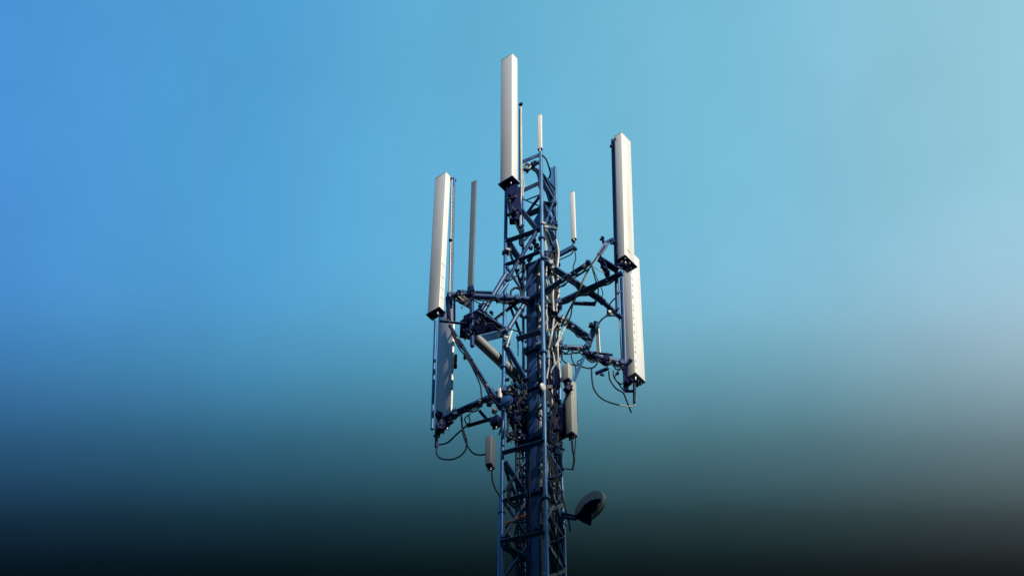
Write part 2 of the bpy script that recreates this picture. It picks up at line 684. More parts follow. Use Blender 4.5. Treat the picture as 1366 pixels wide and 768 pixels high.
# pale strips standing in for sunlight on the right face of the pole
for ya, yb in ((352, 398), (412, 445), (462, 512), (545, 582), (606, 655), (674, 705), (718, 790)):
    za, zb = W(712, ya, YP).z, W(712, yb, YP).z
    m = MB()
    c = PC - EX * (PW / 2 + 0.016) + EY * 0.01
    m.box(Vector((c.x, c.y, (za + zb) / 2)), EX, EY, Vector((0, 0, 1)), 0.03, 0.10, za - zb, 0.004, 1)
    for k in range(int((za - zb) / 0.07)):
        m.box(Vector((c.x, c.y, zb + 0.05 + k * 0.07)) - EX * 0.004, EX, EY, Vector((0, 0, 1)), 0.03, 0.106, 0.006)
    obj('sunlit_face_strip', m, PALE, mast)

# head of the tower: plate, arched bracket, bars
m = MB()
m.bar(W(695, 217, 18.80), W(721, 206, 18.62), 0.012, 0.075, (0, 0, 1))
obj('head_plate', m, LEGM, tower)
m = MB()
m.path([W(713, 226, 18.72), W(717, 229, 18.7), W(720, 237, 18.68), W(721, 250, 18.66)], 0.032, 8)
obj('head_bracket', m, STEEL, tower)
m = MB()
m.bar(W(698, 254, 18.82), W(720, 244, 18.63), 0.012, 0.08, (0, 0, 1))
obj('head_plate', m, STEEL, tower)
for a, b in (((696, 265), (720, 275)), ((702, 267), (720, 260))):
    m = MB()
    m.tube(W(*a, 18.85), W(*b, 18.66), 0.010, 8)
    obj('tie_rod', m, STEEL, tower)
for a, b, ya, yb, w in (((693, 277), (717, 307), 18.84, 18.66, 0.06), 
                        ((676.5, 319), (697, 349), 18.83, 18.9, 0.05), ((675.5, 353), (720, 336), 18.83, 18.62, 0.045), ((676.5, 321.5), (721, 306), 18.83, 18.62, 0.055),
                        ((700, 287), (720, 278.5), 18.80, 18.63, 0.05), ((672, 668), (703, 659), 18.83, 18.70, 0.05), ((700, 350), (690, 362), 18.9, 18.85, 0.03), ((725, 235), (738, 262), 18.65, 18.98, 0.05),
                        ((739, 262), (726, 300), 18.98, 18.66, 0.05), ((728, 308), (741, 345), 18.66, 19.0, 0.05),
                        ((741, 322), (728, 342), 18.98, 18.66, 0.05), 
                        ((690, 452), (722, 442), 18.84, 18.6, 0.06), ((676, 462), (699, 503), 18.82, 18.86, 0.05),
                        ((674, 616), (702, 660), 18.82, 18.88, 0.055), ((672, 728), (702, 745), 18.82, 18.88, 0.07),
                        ((670, 604), (727, 588), 18.80, 18.58, 0.048), ((668, 722), (727, 709), 18.80, 18.57, 0.045)):
    m = MB()
    m.bar(W(*a, ya), W(*b, yb), w * 1.15, 0.03, (-0.28, -0.48, -0.83))
    obj('cross_bar', m, STEEL, tower)
for a, b, ya, yb, r in (((718, 305), (676, 374), 18.64, 18.83, 0.026), ((700, 404), (678, 439), 18.86, 18.82, 0.030), ((677, 378), (664, 396), 18.80, 18.80, 0.020),
                        ((697, 349), (703, 360), 18.90, 18.92, 0.018), ((676, 285), (697, 305), 18.84, 18.95, 0.017), ((720, 262), (702, 286), 18.64, 18.82, 0.020),
                        ((720, 330), (704, 348), 18.63, 18.85, 0.022), ((676, 356), (697, 388), 18.83, 18.90, 0.022), ((720, 345), (694, 398), 18.63, 18.86, 0.020),
                        ((672, 668), (701, 711), 18.82, 18.88, 0.020), ((702, 612), (673, 655), 18.88, 18.82, 0.018), ((702, 668), (670, 717), 18.88, 18.82, 0.022),
                        ((703, 728), (670, 772), 18.88, 18.82, 0.022), ((724, 470), (742, 505), 18.62, 19.0, 0.020), ((743, 470), (726, 500), 19.0, 18.64, 0.020),
                        ((727, 600), (747, 640), 18.62, 19.02, 0.024), ((729, 690), (750, 655), 18.62, 19.02, 0.022), ((729, 700), (750, 742), 18.62, 19.02, 0.026),
                        ((724, 232), (740, 252), 18.62, 19.0, 0.016), ((741, 285), (724, 315), 19.0, 18.62, 0.018), ((703, 226), (720, 216), 18.8, 18.64, 0.022)):
    m = MB()
    m.tube(W(*a, ya), W(*b, yb), r, 10)
    obj('diagonal_tube', m, STEEL, tower)
m = MB()
m.plate([W(711, 296, 18.7), W(720, 281, 18.66), W(720.5, 308, 18.66), W(712, 304, 18.69)], 0.008)
obj('gusset_plate', m, LEGM, tower)
for px, py, Y in ((704, 222, 18.74), (711, 221, 18.72), (724, 300, 18.6), (728, 305, 18.62), (734, 306, 18.8), (739, 303, 18.97), (677, 335, 18.82),
                  (724, 345, 18.58), (676, 460, 18.82), (675, 452, 18.82), (745, 460, 18.98), (747, 455, 18.98)):
    clamp(tower, W(px, py, Y), (0, 0.2, 1), 0.045, 'clamp', random.choice((NAVY, GALV, STEEL)))

m = MB()
m.bar(W(735.5, 224, 19.02), W(737.5, 282, 19.02), 0.055, 0.012, (0, -1, 0))
obj('leg_plate', m, LEGM, tower)

m = MB()
m.tube(W(695.3, 306, 18.9), W(696.3, 328, 18.9), 0.022, 12)
obj('conduit', m, GALV, tower)
for px, py, sz in ((713, 312, 0.06), (711, 322, 0.05), (716, 328, 0.05), (709, 331, 0.035), (702, 226, 0.05), (708, 223, 0.05), (715, 217, 0.035), (742, 300, 0.03),
                   (730, 316, 0.04), (737, 330, 0.04), (728, 352, 0.05), (733, 366, 0.04)):
    lumps(tower, W(px, py, 18.74 if px < 720 else 18.84), sz, 4, STEEL if py < 330 else NAVY, 'junction_bracket')

# concrete footing under the tower
fb = MB()
fc = CEN(0)
fb.box(Vector((fc.x, fc.y, 0.2)), Vector((1, 0, 0)), Vector((0, 1, 0)), Vector((0, 0, 1)), 1.8, 1.8, 0.6, 0.03, 2)
tag(obj('concrete_footing', fb, CONC), 'square concrete footing block under the lattice tower', 'footing')

# cable ladder inside the tower, left of the pole
lad = thing('cable_ladder', W(695, 800, 18.98), 'narrow dark cable ladder with rungs inside the tower left of the central pole', 'cable ladder')
for px in (688.5, 701.5):
    a, b = W(px, 520, 18.98), W(px, 800, 18.98)
    b = Vector((a.x, a.y, b.z))
    m = MB()
    m.bar(a, b, 0.018, 0.03, (1, 0, 0))
    obj('rail', m, STEEL, lad)
yy = 534
while yy < 790:
    m = MB()
    a, b = W(688.5, yy, 18.98), W(701.5, yy - 1.5, 18.98)
    m.tube(a, b, 0.011, 8)
    obj('rung', m, NAVY, lad)
    yy += 8.6

# ------------------------------------------------------------------ panel antennas


def panel(top, bot, Y, th, a, b, label, front='L', m=None, plate=0.010, nconn=4, spine=True, group='tall panel antennas',
          name='panel_antenna', cat='panel antenna', clips=0, capm=None, bevel=0.010, capt=0.018):
    T, B = W(*top, Y), W(*bot, Y)
    az = (T - B).normalized()
    ex = Vector((-math.cos(th), math.sin(th), 0))
    ey = Vector((math.sin(th), math.cos(th), 0))
    ex = (ex - az * ex.dot(az)).normalized()
    ey = az.cross(ex)
    if ey.y < 0:
        ey = -ey
    ln = (T - B).length
    c = (T + B) / 2 + ex * a / 2 + ey * b / 2
    t = thing(name, B + ex * a / 2 + ey * b / 2, label, cat, group)
    q = MB()
    q.box(c, ex, ey, az, a, b, ln, bevel, 3)
    rad = obj('radome', q, m or WHITE, t)
    # thin top lid
    q = MB()
    q.box(c + az * (ln / 2 + 0.003), ex, ey, az, a + 0.004, b + 0.004, 0.010, 0.003, 1)
    obj('top_lid', q, m or WHITE, t)
    q = MB()
    q.box(c - az * (ln / 2 + capt / 2 - 0.002), ex, ey, az, a + 2 * plate, b + 2 * plate, capt, 0.005, 2)
    cap = obj('end_cap', q, capm or NAVY, t)
    base = c - az * (ln / 2 + capt)
    for i in range(nconn):
        u = (i % 2 - 0.5) * 0.45
        v = ((i // 2) / max(1, (nconn - 1) // 2) - 0.5) * 0.55 if nconn > 2 else 0
        p = base + (ex * a * v + ey * b * u if front == 'L' else ey * b * v + ex * a * u)
        q = MB()
        q.tube(p + az * 0.004, p - az * 0.035, 0.013, 10)
        q.tube(p - az * 0.03, p - az * 0.06, 0.010, 10)
        q.tube(p - az * 0.012, p - az * 0.022, 0.017, 6)
        obj('connector', q, GALV if i % 3 == 0 else NAVY, cap)
    if spine:
        q = MB()
        if front == 'L':
            sc_ = c + ey * (b / 2 + 0.012)
            q.box(sc_, ex, ey, az, a * 0.5, 0.024, ln * 0.96, 0.004, 1)
        else:
            sc_ = c + ex * (a / 2 + 0.012)
            q.box(sc_, ex, ey, az, 0.024, b * 0.5, ln * 0.96, 0.004, 1)
        obj('back_rail', q, LEGM, t)
    for i in range(clips):
        f = (i + 0.7) / clips
        p = B + (T - B) * (0.86 - f * 0.84)
        q = MB()
        if front == 'L':
            q.box(p + ey * b * 0.25 - ex * 0.002, ex, ey, az, 0.006, b * 0.4, 0.008)
        else:
            p = p + az * jag(0.025)
            q.box(p + ey * 0.016 - ex * 0.001, ex, ey, az, 0.006, random.uniform(0.008, 0.018), random.uniform(0.006, 0.014))
            q.box(p + ey * 0.012 - ex * 0.001 + az * 0.016, ex, ey, az, 0.007, 0.004, random.uniform(0.02, 0.06))
        obj('seam_clip', q, NAVY if front == 'R' else GALV, rad)
    return t, B, T, ex, ey, az


pa, *A_ = panel((594.9, 229.5), (585.8, 410), 18.60, R(38), 0.193, 0.100,
                'long white panel antenna on the left with its foot above the upper left boom', 'L', clips=0, nconn=4, plate=0.014)
pb, *B_ = panel((605.5, 405), (601.2, 561), 19.22, R(51), 0.335, 0.030,
                'grey-faced panel antenna hanging below the upper left boom', 'L', m=GREYP, nconn=6, spine=False)
pc, *C_ = panel((683.2, 71.5), (683.0, 236), 18.52, R(38), 0.205, 0.130,
                'topmost white panel antenna standing highest of all on the tower head', 'L', nconn=4, plate=0.022)
pd, *D_ = panel((829.0, 176.5), (833.6, 342), 18.45, R(39), 0.120, 0.215,
                'white panel antenna at the upper right with small dark knobs at its top', 'R', nconn=4, plate=0.024)
pe, *E_ = panel((840.5, 334), (847.6, 496), 19.25, R(39), 0.133, 0.212,
                'white panel antenna at the lower right with a row of dark clips along its edge', 'R', nconn=6, clips=15, plate=0.006, capm=BEIGE)
q = MB()
Ta, Ba = A_[1], A_[0]
for f, hh in ((0.685, 0.006), (0.775, 0.010), (0.855, 0.006), (0.92, 0.008)):
    c = Ta + (Ba - Ta) * f + A_[3] * 0.05 - A_[2] * 0.001
    q.box(c, A_[2], A_[3], A_[4], 0.005, 0.09, hh)
obj('seam_band', q, GREYP, pa)
q = MB()
for a, b in (((836, 326), (842, 331)),):
    c = D_[1] + (D_[0] - D_[1]) * 0.93 + D_[3] * 0.09 - D_[2] * 0.001
    q.box(c, D_[2], (D_[3] + D_[4] * -0.5).normalized(), (D_[4] + D_[3] * 0.5).normalized(), 0.005, 0.065, 0.006)
obj('label_slot', q, NAVY, pd)
# service ports low on the grey antenna
q = MB()
for py in (519, 523, 528, 533, 538):
    a, b = W(600.5, py - 0.5, 19.225), W(604, py + 0.5, 19.26)
    q.tube(a, b, 0.007, 6)
obj('vent_slot', q, NAVY, pb)
q = MB()
q.box(W(607, 482, 19.5), Vector((1, 0, 0)), Vector((0, 1, 0)), Vector((0, 0, 1)), 0.055, 0.08, 0.20, 0.008, 2)
q.box(W(603, 476, 19.46), Vector((1, 0, 0)), Vector((0, 1, 0)), Vector((0, 0, 1)), 0.06, 0.06, 0.05, 0.005, 1)
obj('tilt_bracket', q, NAVY, pb)

# mounting pipes and tilt brackets behind the panels -------------------------------------------------


def pipe(parent, a, b, Y, r=0.022, m=None, name='mounting_pipe'):
    A, B = W(*a, Y), W(*b, Y)
    q = MB()
    q.tube(A, B, r, 12)
    return obj(name, q, m or LEGM, parent)


p1 = pipe(pa, (605.5, 238), (601.5, 410), 18.80, 0.022)
pipe(pa, (602.8, 240), (599.6, 400), 18.75, 0.010, GALV, 'cable_conduit')
q = MB()
q.bar(W(603.6, 250, 18.78), W(600.6, 398, 18.78), 0.046, 0.010, (0, -0.8, -0.6))
strip = obj('perforated_strip', q, TUBEG, pa)
q = MB()
for k in range(26):
    p = W(603.5 - k * 0.117, 253 + k * 5.6, 18.768)
    q.box(p, Vector((1, 0, 0)), Vector((0, 0.6, 0.8)), Vector((0, -0.8, 0.6)), 0.018, 0.03, 0.010)
obj('slot_row', q, NAVY, strip)
lumps(pa, W(601.5, 239, 18.74), 0.035, 4)
lumps(pa, W(607.5, 241, 18.80), 0.022, 3)
lumps(pa, W(601, 321, 18.74), 0.028, 3)
for k in range(9):
    clamp(pa, W(604.7 - k * 0.35, 255 + k * 16 + jag(3), 18.80), (0, 0, 1), 0.018, 'pipe_clip', random.choice((GALV, LEGM)))
pipe(pc, (694.6, 140), (695.4, 250), 18.74, 0.018, PALE)
pipe(pc, (693.0, 146), (692.8, 240), 18.70, 0.008, NAVY, 'cable_conduit')
lumps(pc, W(695.3, 140, 18.72), 0.034, 4)
for k in range(10):
    clamp(pc, W(694.7, 150 + k * 8.6, 18.74), (0, 0, 1), 0.014, 'pipe_clip', NAVY)
pipe(pd, (817.6, 187), (823.8, 420), 18.60, 0.026, STEEL)
pipe(pd, (820.6, 190), (824.0, 340), 18.56, 0.016, LEGM, 'cable_conduit')
lumps(pd, W(820.5, 186, 18.50), 0.026, 3)
lumps(pd, W(815.3, 195, 18.55), 0.026, 3)
pipe(pe, (830.0, 372), (835.2, 520), 19.36, 0.034, STEEL)
pipe(pe, (824.6, 398), (829.6, 486), 19.38, 0.008, PALE, 'cable_conduit')
lumps(pe, W(840, 509, 19.3), 0.055, 5)
lumps(pe, W(841.5, 480, 19.28), 0.04, 3, STEEL)
pipe(pe, (846.2, 512), (846.4, 538), 19.34, 0.020, NAVY, 'drop_pipe')
pipe(pb, (581.3, 428), (576.5, 572), 19.52, 0.022, LEGM)
pipe(pb, (582.5, 570), (582.0, 596), 19.36, 0.020, NAVY, 'drop_pipe')
lumps(pb, W(585.5, 553, 19.24), 0.060, 5)
lumps(pb, W(587.5, 568, 19.24), 0.075, 6)
lumps(pb, W(594, 566, 19.26), 0.055, 5)
# the dark cast foot under the top antenna, with its tilt arm
q = MB()
for a, b, w, h in (((684, 246), (686.5, 296), 0.135, 0.10), ((677, 250), (682, 290), 0.05, 0.09), ((692, 252), (693, 285), 0.05, 0.07)):
    q.bar(W(*a, 18.66), W(*b, 18.68), w, h, (0, -1, 0), 0.01)
obj('foot_bracket', q, NAVY, pc)
lumps(pc, W(683, 262, 18.60), 0.065, 6)
lumps(pc, W(687, 282, 18.60), 0.055, 6)
nuts(pc, [W(680, 268, 18.56), W(688, 262, 18.56), W(684, 277, 18.56), W(690, 284, 18.56), W(681, 290, 18.58)], (0, 1, 0.5), 0.012)
# underside bracket of the upper right panel
lumps(pd, W(831, 356, 18.46), 0.062, 6)
lumps(pd, W(827, 366, 18.5), 0.05, 5)
nuts(pd, [W(830, 349, 18.36), W(835, 352, 18.36), W(828, 358, 18.38), W(834, 345, 18.36), W(832, 362, 18.4), W(840, 351, 18.40)], (0, 1, 0.5), 0.010)
lumps(pa, W(590, 421, 18.66), 0.030, 3)
nuts(pa, [W(594, 425, 18.6), W(598, 427, 18.6), W(600, 429, 18.62), W(585, 419, 18.6)], (0, 1, 0.5), 0.010)

# slim antennas
panel((635.4, 241), (630.6, 381), 18.72, R(30), 0.080, 0.030, 'slim slate-grey blade antenna standing on the upper left boom', 'L', m=BLADE,
      nconn=1, spine=False, group='slim blade antennas', name='blade_antenna', cat='blade antenna', plate=0.004, bevel=0.006)
panel((722.0, 152.5), (722.4, 197), 18.60, R(25), 0.058, 0.035, 'short grey blade antenna on top of the front tower leg', 'L', m=GREYP,
      nconn=1, spine=False, group='slim blade antennas', name='blade_antenna', cat='blade antenna', plate=0.004, bevel=0.006)
pj, *J_ = panel((765.6, 255), (767.8, 317), 18.95, R(28), 0.064, 0.030, 'short cream blade antenna on a stub arm right of the tower', 'L', m=WHITE,
                nconn=2, spine=False, group='slim blade antennas', name='blade_antenna', cat='blade antenna', plate=0.004, bevel=0.006)
q = MB()
q.bar(W(743, 341, 19.02), W(766, 329, 18.98), 0.06, 0.045, (0, -1, 0))
obj('stub_arm', q, STEEL, pj)
lumps(pj, W(765.5, 322, 18.96), 0.030, 4)
lumps(pj, W(766.5, 332, 18.96), 0.036, 5)
nuts(pj, [W(764, 325, 18.9), W(768, 330, 18.9), W(764, 335, 18.9)], (0, 1, 0.4), 0.010)

# ------------------------------------------------------------------ antenna mounts (booms and struts)


def mount(label, anchor, strokes, clamps):
    t = thing('antenna_mount', anchor, label, 'antenna mount', 'steel antenna mounts')
    for kind, a, ya, b, yb, w, h, m in strokes:
        q = MB()
        A, B = W(*a, ya), W(*b, yb)
        if kind in ('boom', 'support_tube'):
            q.tube(A, B, w / 2, 18)
            d = (B - A).normalized()
            o = obj(kind, q, m, t)
            e = MB()
            e.tube(A - d * 0.010, A + d * 0.004, w / 2 * 1.12, 18)
            e.tube(B - d * 0.004, B + d * 0.010, w / 2 * 1.12, 18)
            obj('end_plate', e, m, o)
        elif kind == 'strut':
            q.angle(A, B, w, 0.007, (-0.28, -0.48, -0.83))
            obj(kind, q, m, t)
        else:
            q.bar(A, B, w, h, (-0.28, -0.48, -0.83))
            obj(kind, q, m, t)
    for px, py, Y, s, m in clamps:
        (clamp if s > 0 else lumps)(t, W(px, py, Y), *(((0.9, 0.1, 0.15), s, 'clamp', m) if s > 0 else (-s, 4, m, 'bracket')))
    return t


M1 = mount('upper left antenna mount of dark booms and struts carrying the tall white panel', W(700, 400, 18.8),
           [('boom', (597, 393), 18.72, (708, 399.5), 18.82, 0.078, 0, STEEL),
            ('arm', (612, 389.5), 18.80, (656, 391), 18.84, 0.05, 0.05, STEEL),
            ('boom', (674.5, 366), 18.84, (639, 425), 18.78, 0.062, 0, STEEL),
            ('strut', (690, 402), 18.85, (656, 428), 18.82, 0.045, 0, STEEL),
            ('arm', (636, 417), 18.74, (678, 442), 18.84, 0.075, 0.035, STEEL),
            ('arm', (636, 453), 18.78, (677, 443), 18.84, 0.10, 0.03, LEGM),
            ('support_tube', (636, 452), 18.78, (694, 506), 19.12, 0.135, 0, TUBEG),
            ('arm', (600, 434), 18.72, (667, 541), 18.86, 0.036, 0.036, STEEL),
            ('strut', (606, 397), 18.72, (606, 428), 18.74, 0.022, 0, NAVY),
            ('strut', (645, 403), 18.80, (640, 413), 18.80, 0.022, 0, NAVY),
            ('arm', (597, 396), 18.72, (599, 428), 18.70, 0.05, 0.03, NAVY),
            ('arm', (586, 428), 18.66, (622, 432), 18.70, 0.028, 0.028, NAVY),
            ('strut', (613, 394), 18.71, (625, 404), 18.72, 0.045, 0, GALV),
            ('arm', (629, 383), 18.74, (630, 462), 18.76, 0.045, 0.045, STEEL)],
           [(629, 388, 18.68, 0.055, NAVY), (611, 390, 18.68, -0.04, NAVY), (600, 395, 18.68, -0.034, STEEL), (640, 408, 18.72, -0.03, NAVY),
 (656, 417, 18.74, -0.04, NAVY), (645, 419, 18.72, -0.03, NAVY), (628, 425, 18.7, -0.045, NAVY),
            (620, 443, 18.7, -0.05, NAVY), (634, 438, 18.7, -0.05, NAVY), (638, 430, 18.72, -0.045, NAVY), (676, 440, 18.78, -0.035, STEEL),
            (626, 476, 18.76, -0.024, STEEL), (620, 476, 18.74, 0.03, NAVY), (664, 398, 18.74, 0.05, STEEL), (690, 399, 18.78, 0.052, STEEL)])
nuts(M1, [W(x, y, 18.62) for x, y in ((625, 446), (628, 442), (638, 430), (640, 426), (648, 432), (616, 410), (619, 407), (633, 391), (631, 421),
                                      (646, 419), (649, 416), (657, 420), (611, 392), (620, 453), (664, 447), (668, 441))], (0.2, 1, 0.6), 0.011)
for pts, Y, m_ in (([(614, 428, 18.74), (640, 410, 18.70), (679, 441, 18.84), (640, 456, 18.96), (613, 450, 18.92)], 0, NAVY),
                  ([(606, 391, 18.70), (618, 386, 18.72), (630, 396, 18.74), (627, 412, 18.80), (612, 404, 18.78)], 0, STEEL)):
    q = MB()
    q.plate([W(a, b, y) for a, b, y in pts], 0.012, (0.05, -0.2, -0.95))
    obj('platform_plate', q, m_, M1)
M2 = mount('lower left antenna mount with one long boom under the grey panel', W(688, 513, 18.8),
           [('boom', (586, 560.5), 19.32, (690, 513), 18.78, 0.080, 0, STEEL),
            ('strut', (623, 568.5), 19.20, (659, 558), 18.92, 0.040, 0, NAVY),
            ('strut', (639, 547), 19.08, (652, 562), 18.95, 0.028, 0, NAVY),
            ('arm', (590, 566), 19.30, (606, 562), 19.24, 0.03, 0.03, GALV),
            ('arm', (655, 520), 18.92, (668, 545), 18.88, 0.06, 0.04, STEEL)],
           [(640, 541, 19.0, -0.035, NAVY), (653, 540, 18.86, -0.04, NAVY), (659, 548, 18.84, -0.045, GALV), (606, 552, 19.2, 0.055, STEEL),
            (672, 521, 18.82, 0.06, STEEL), (662, 556, 18.84, -0.035, NAVY)])
M3 = mount('upper right antenna mount with crossing booms reaching to the upper right panel', W(725, 395, 18.7),
           [('boom', (716, 395), 18.74, (787, 350), 18.24, 0.064, 0, STEEL),
            ('arm', (742, 386), 18.58, (787, 357.5), 18.26, 0.020, 0.014, GALV),
            ('boom', (742, 405), 19.02, (829, 365), 18.56, 0.074, 0, STEEL),
            ('arm', (727, 350), 18.64, (806, 403), 19.22, 0.080, 0.05, STEEL),
            ('arm', (804, 402), 19.21, (829, 424), 19.36, 0.06, 0.05, STEEL),
            ('arm', (764, 404), 19.1, (794, 405.5), 19.18, 0.05, 0.04, STEEL),
            ('arm', (799, 345), 18.50, (824, 361), 18.54, 0.080, 0.04, NAVY),
            ('arm', (806, 325), 18.50, (817, 319), 18.56, 0.045, 0.03, STEEL),
            ('arm', (809, 325), 18.50, (799, 340), 18.48, 0.060, 0.03, STEEL),
            ('arm', (803, 316), 18.50, (806.5, 328), 18.50, 0.03, 0.03, NAVY),
            ('arm', (802, 346), 18.49, (811, 368), 18.52, 0.07, 0.03, NAVY),
            ('strut', (802, 335), 18.47, (787, 356), 18.3, 0.030, 0, GALV)],
           [(803, 317.5, 18.5, -0.03, NAVY), (817, 323, 18.54, -0.045, STEEL), (784, 349, 18.24, -0.035, STEEL), (805, 358, 18.48, -0.045, NAVY),
            (801, 347, 18.48, -0.03, NAVY), (810, 363, 18.48, -0.036, NAVY), (793, 404, 19.14, -0.03, STEEL), (813, 417, 19.25, -0.038, GALV),
            (745, 404, 18.96, 0.06, STEEL), (735, 352, 18.66, 0.05, GALV), (823, 412, 18.56, -0.026, NAVY), (746, 410, 18.92, -0.04, NAVY),
            (733, 412, 18.7, -0.05, NAVY), (741, 418, 18.7, -0.045, NAVY), (826, 389, 18.56, -0.024, GALV)])
M4 = mount('lower right antenna mount of short booms and a long sloping strut to the tower', W(745, 462, 19.0),
           [('boom', (744, 462), 19.02, (783, 465), 19.10, 0.072, 0, STEEL),
            ('boom', (780, 471), 19.08, (834, 486), 19.34, 0.095, 0, STEEL),
            ('arm', (748, 424), 18.98, (788, 454), 19.12, 0.095, 0.05, STEEL),
            ('arm', (796, 430), 19.02, (782, 466), 19.02, 0.07, 0.05, STEEL),
            ('arm', (790, 450), 19.04, (751, 541), 18.96, 0.034, 0.030, LEGM),
            ('arm', (797, 436), 19.0, (799, 471), 19.0, 0.05, 0.02, GALV),
            ('arm', (795, 498), 19.1, (811, 491), 19.12, 0.045, 0.03, NAVY),
            ('arm', (792, 470), 19.04, (817, 473), 19.1, 0.03, 0.03, STEEL),
            ('strut', (835, 488), 19.30, (833, 520), 19.32, 0.035, 0, NAVY),
            ('strut', (833, 522), 19.30, (846, 522), 19.32, 0.03, 0, NAVY)],
           [(785, 452, 19.0, -0.055, STEEL), (783, 462, 19.0, -0.055, STEEL), (781, 472, 19.02, -0.05, NAVY), (789, 434, 18.98, -0.04, NAVY),
            (803, 500, 19.08, -0.028, NAVY), (810, 492, 19.1, -0.024, NAVY), (752, 427, 18.9, 0.05, GALV), (809, 480, 19.08, 0.06, NAVY),
            (747, 463, 18.96, 0.06, STEEL), (824, 498, 19.22, -0.03, NAVY), (830, 485, 19.28, 0.055, STEEL)])
nuts(M4, [W(x, y, 18.9) for x, y in ((787, 431), (791, 432), (784, 455), (780, 463), (752, 428), (749, 434), (805, 501))], (0.2, 1, 0.6), 0.011)

ARMS = ((M1, (600, 394, 18.72), (704, 399, 18.82), 9), (M1, (642, 420, 18.76), (676, 441, 18.84), 4), (M1, (603, 440, 18.72), (664, 536, 18.85), 6),
        (M2, (594, 557, 19.26), (686, 515, 18.80), 9), (M3, (722, 391, 18.70), (784, 352, 18.26), 6), (M3, (746, 403, 18.98), (824, 367, 18.58), 7),
        (M3, (732, 353, 18.66), (804, 402, 19.20), 5), (M4, (748, 463, 19.0), (782, 466, 19.06), 4), (M4, (782, 473, 19.06), (832, 486, 19.30), 7),
        (M4, (750, 427, 18.96), (786, 452, 19.08), 4))
for t, a, b, k in ARMS:
    A, B = W(*a), W(*b)
    for i in range(k):
        f = (i + 0.5 + jag(0.35)) / k
        p = A + (B - A) * f + Vector((0, -0.025, -0.028 + jag(0.02)))
        lumps(t, p, random.uniform(0.020, 0.036), random.choice((2, 3)), random.choice((NAVY, NAVY, STEEL, GALV)), 'fitting')

# ------------------------------------------------------------------ radio units and small equipment


def radio(px, py, Y, w, d, h, th, label, m=None, fins=True, tilt=0.0, cap=NAVY, conn=4):
    c = W(px, py, Y)
    ex = Vector((-math.cos(th), math.sin(th), 0))
    ey = Vector((math.sin(th), math.cos(th), 0))
    az = Vector((tilt, 0, 1)).normalized()
    ex = (ex - az * ex.dot(az)).normalized()
    ey = az.cross(ex)
    if ey.y < 0:
        ey = -ey
    t = thing('radio_unit', c - az * h / 2, label, 'radio unit', 'small radio units on the tower')
    q = MB()
    q.box(c, ex, ey, az, w, d, h, 0.010, 3)
    obj('housing', q, m or BEIGE, t)
    if fins:
        q = MB()
        k = max(4, int(d / 0.016))
        for i in range(k):
            o = (i / (k - 1) - 0.5) * d * 0.86
            q.box(c + ey * o - ex * (w / 2 + 0.010), ex, ey, az, 0.026, 0.004, h * 0.86)
        obj('cooling_fins', q, m or BEIGE, t)
    q = MB()
    q.box(c - az * (h / 2 + 0.006), ex, ey, az, w * 0.94, d * 0.94, 0.022, 0.005, 1)
    lo = obj('base_plate', q, cap, t)
    for i in range(conn):
        p = c - az * (h / 2 + 0.015) + ex * w * ((i / max(1, conn - 1)) - 0.5) * 0.7
        q = MB()
        q.tube(p, p - az * 0.045, 0.011, 10)
        q.tube(p - az * 0.015, p - az * 0.025, 0.015, 6)
        obj('connector', q, GALV if i % 2 else NAVY, lo)
    q = MB()
    q.box(c + ey * (d / 2 + 0.02), ex, ey, az, w * 0.5, 0.04, h * 0.4, 0.006, 1)
    obj('back_bracket', q, NAVY, t)
    return t


radio(654, 603, 18.75, 0.080, 0.12, 0.46, R(24), 'grey box-shaped radio unit hanging left of the left tower leg', DULLG, fins=False)
radio(756.5, 498, 18.72, 0.105, 0.085, 0.27, R(38), 'small cream radio unit with angled top right of the tower', BEIGE, fins=False)
f2 = radio(762, 545, 18.85, 0.10, 0.11, 0.90, R(40), 'long cream radio unit below the small one on the right tower leg', BEIGE, fins=False, conn=5)
radio(752, 562, 18.95, 0.11, 0.12, 0.44, R(30), 'dark navy radio unit between the right tower leg and the long cream unit', NAVY)
radio(734, 505, 18.82, 0.17, 0.12, 0.34, R(30), 'dark navy radio unit inside the tower right of the central pole at the collar', NAVY)
radio(686, 545, 18.95, 0.15, 0.12, 0.40, R(40), 'dark navy radio unit inside the tower left of the central pole', NAVY)
radio(695, 575, 19.0, 0.12, 0.10, 0.34, R(40), 'dark navy radio unit tucked low against the left side of the central pole', NAVY)
radio(662, 562, 18.82, 0.12, 0.11, 0.10, R(35), 'flat dark navy junction box above the grey hanging radio unit', NAVY, fins=False, conn=3)
radio(628, 432, 18.84, 0.16, 0.12, 0.30, R(35), 'dark navy radio unit among the brackets of the upper left mount', NAVY)
radio(744.5, 652, 18.96, 0.055, 0.07, 0.12, R(40), 'tiny beige terminal box on the right tower leg above the dish arm', BEIGE, fins=False, conn=1)
radio(667, 525, 18.80, 0.045, 0.05, 0.17, R(35), 'narrow cream capsule-shaped unit on the left tower leg at the lower boom', WHITE, fins=False, conn=1)

# small round cap antenna by the left leg
c = W(676, 535, 18.72)
tr = thing('disc_antenna', c, 'small blue oval disc antenna on the left tower leg below the lower boom', 'disc antenna')
q = MB()
q.lathe(c, Vector((-0.45, -0.85, -0.15)), [(0.0, -0.02), (0.075, -0.02), (0.082, -0.008), (0.082, 0.006), (0.07, 0.014), (0.0, 0.016)], 32)
o = obj('disc', q, LEGM, tr)
q = MB()
q.tube(c, c + Vector((0.05, 0.12, 0.02)), 0.018, 10)
obj('stem', q, NAVY, tr)
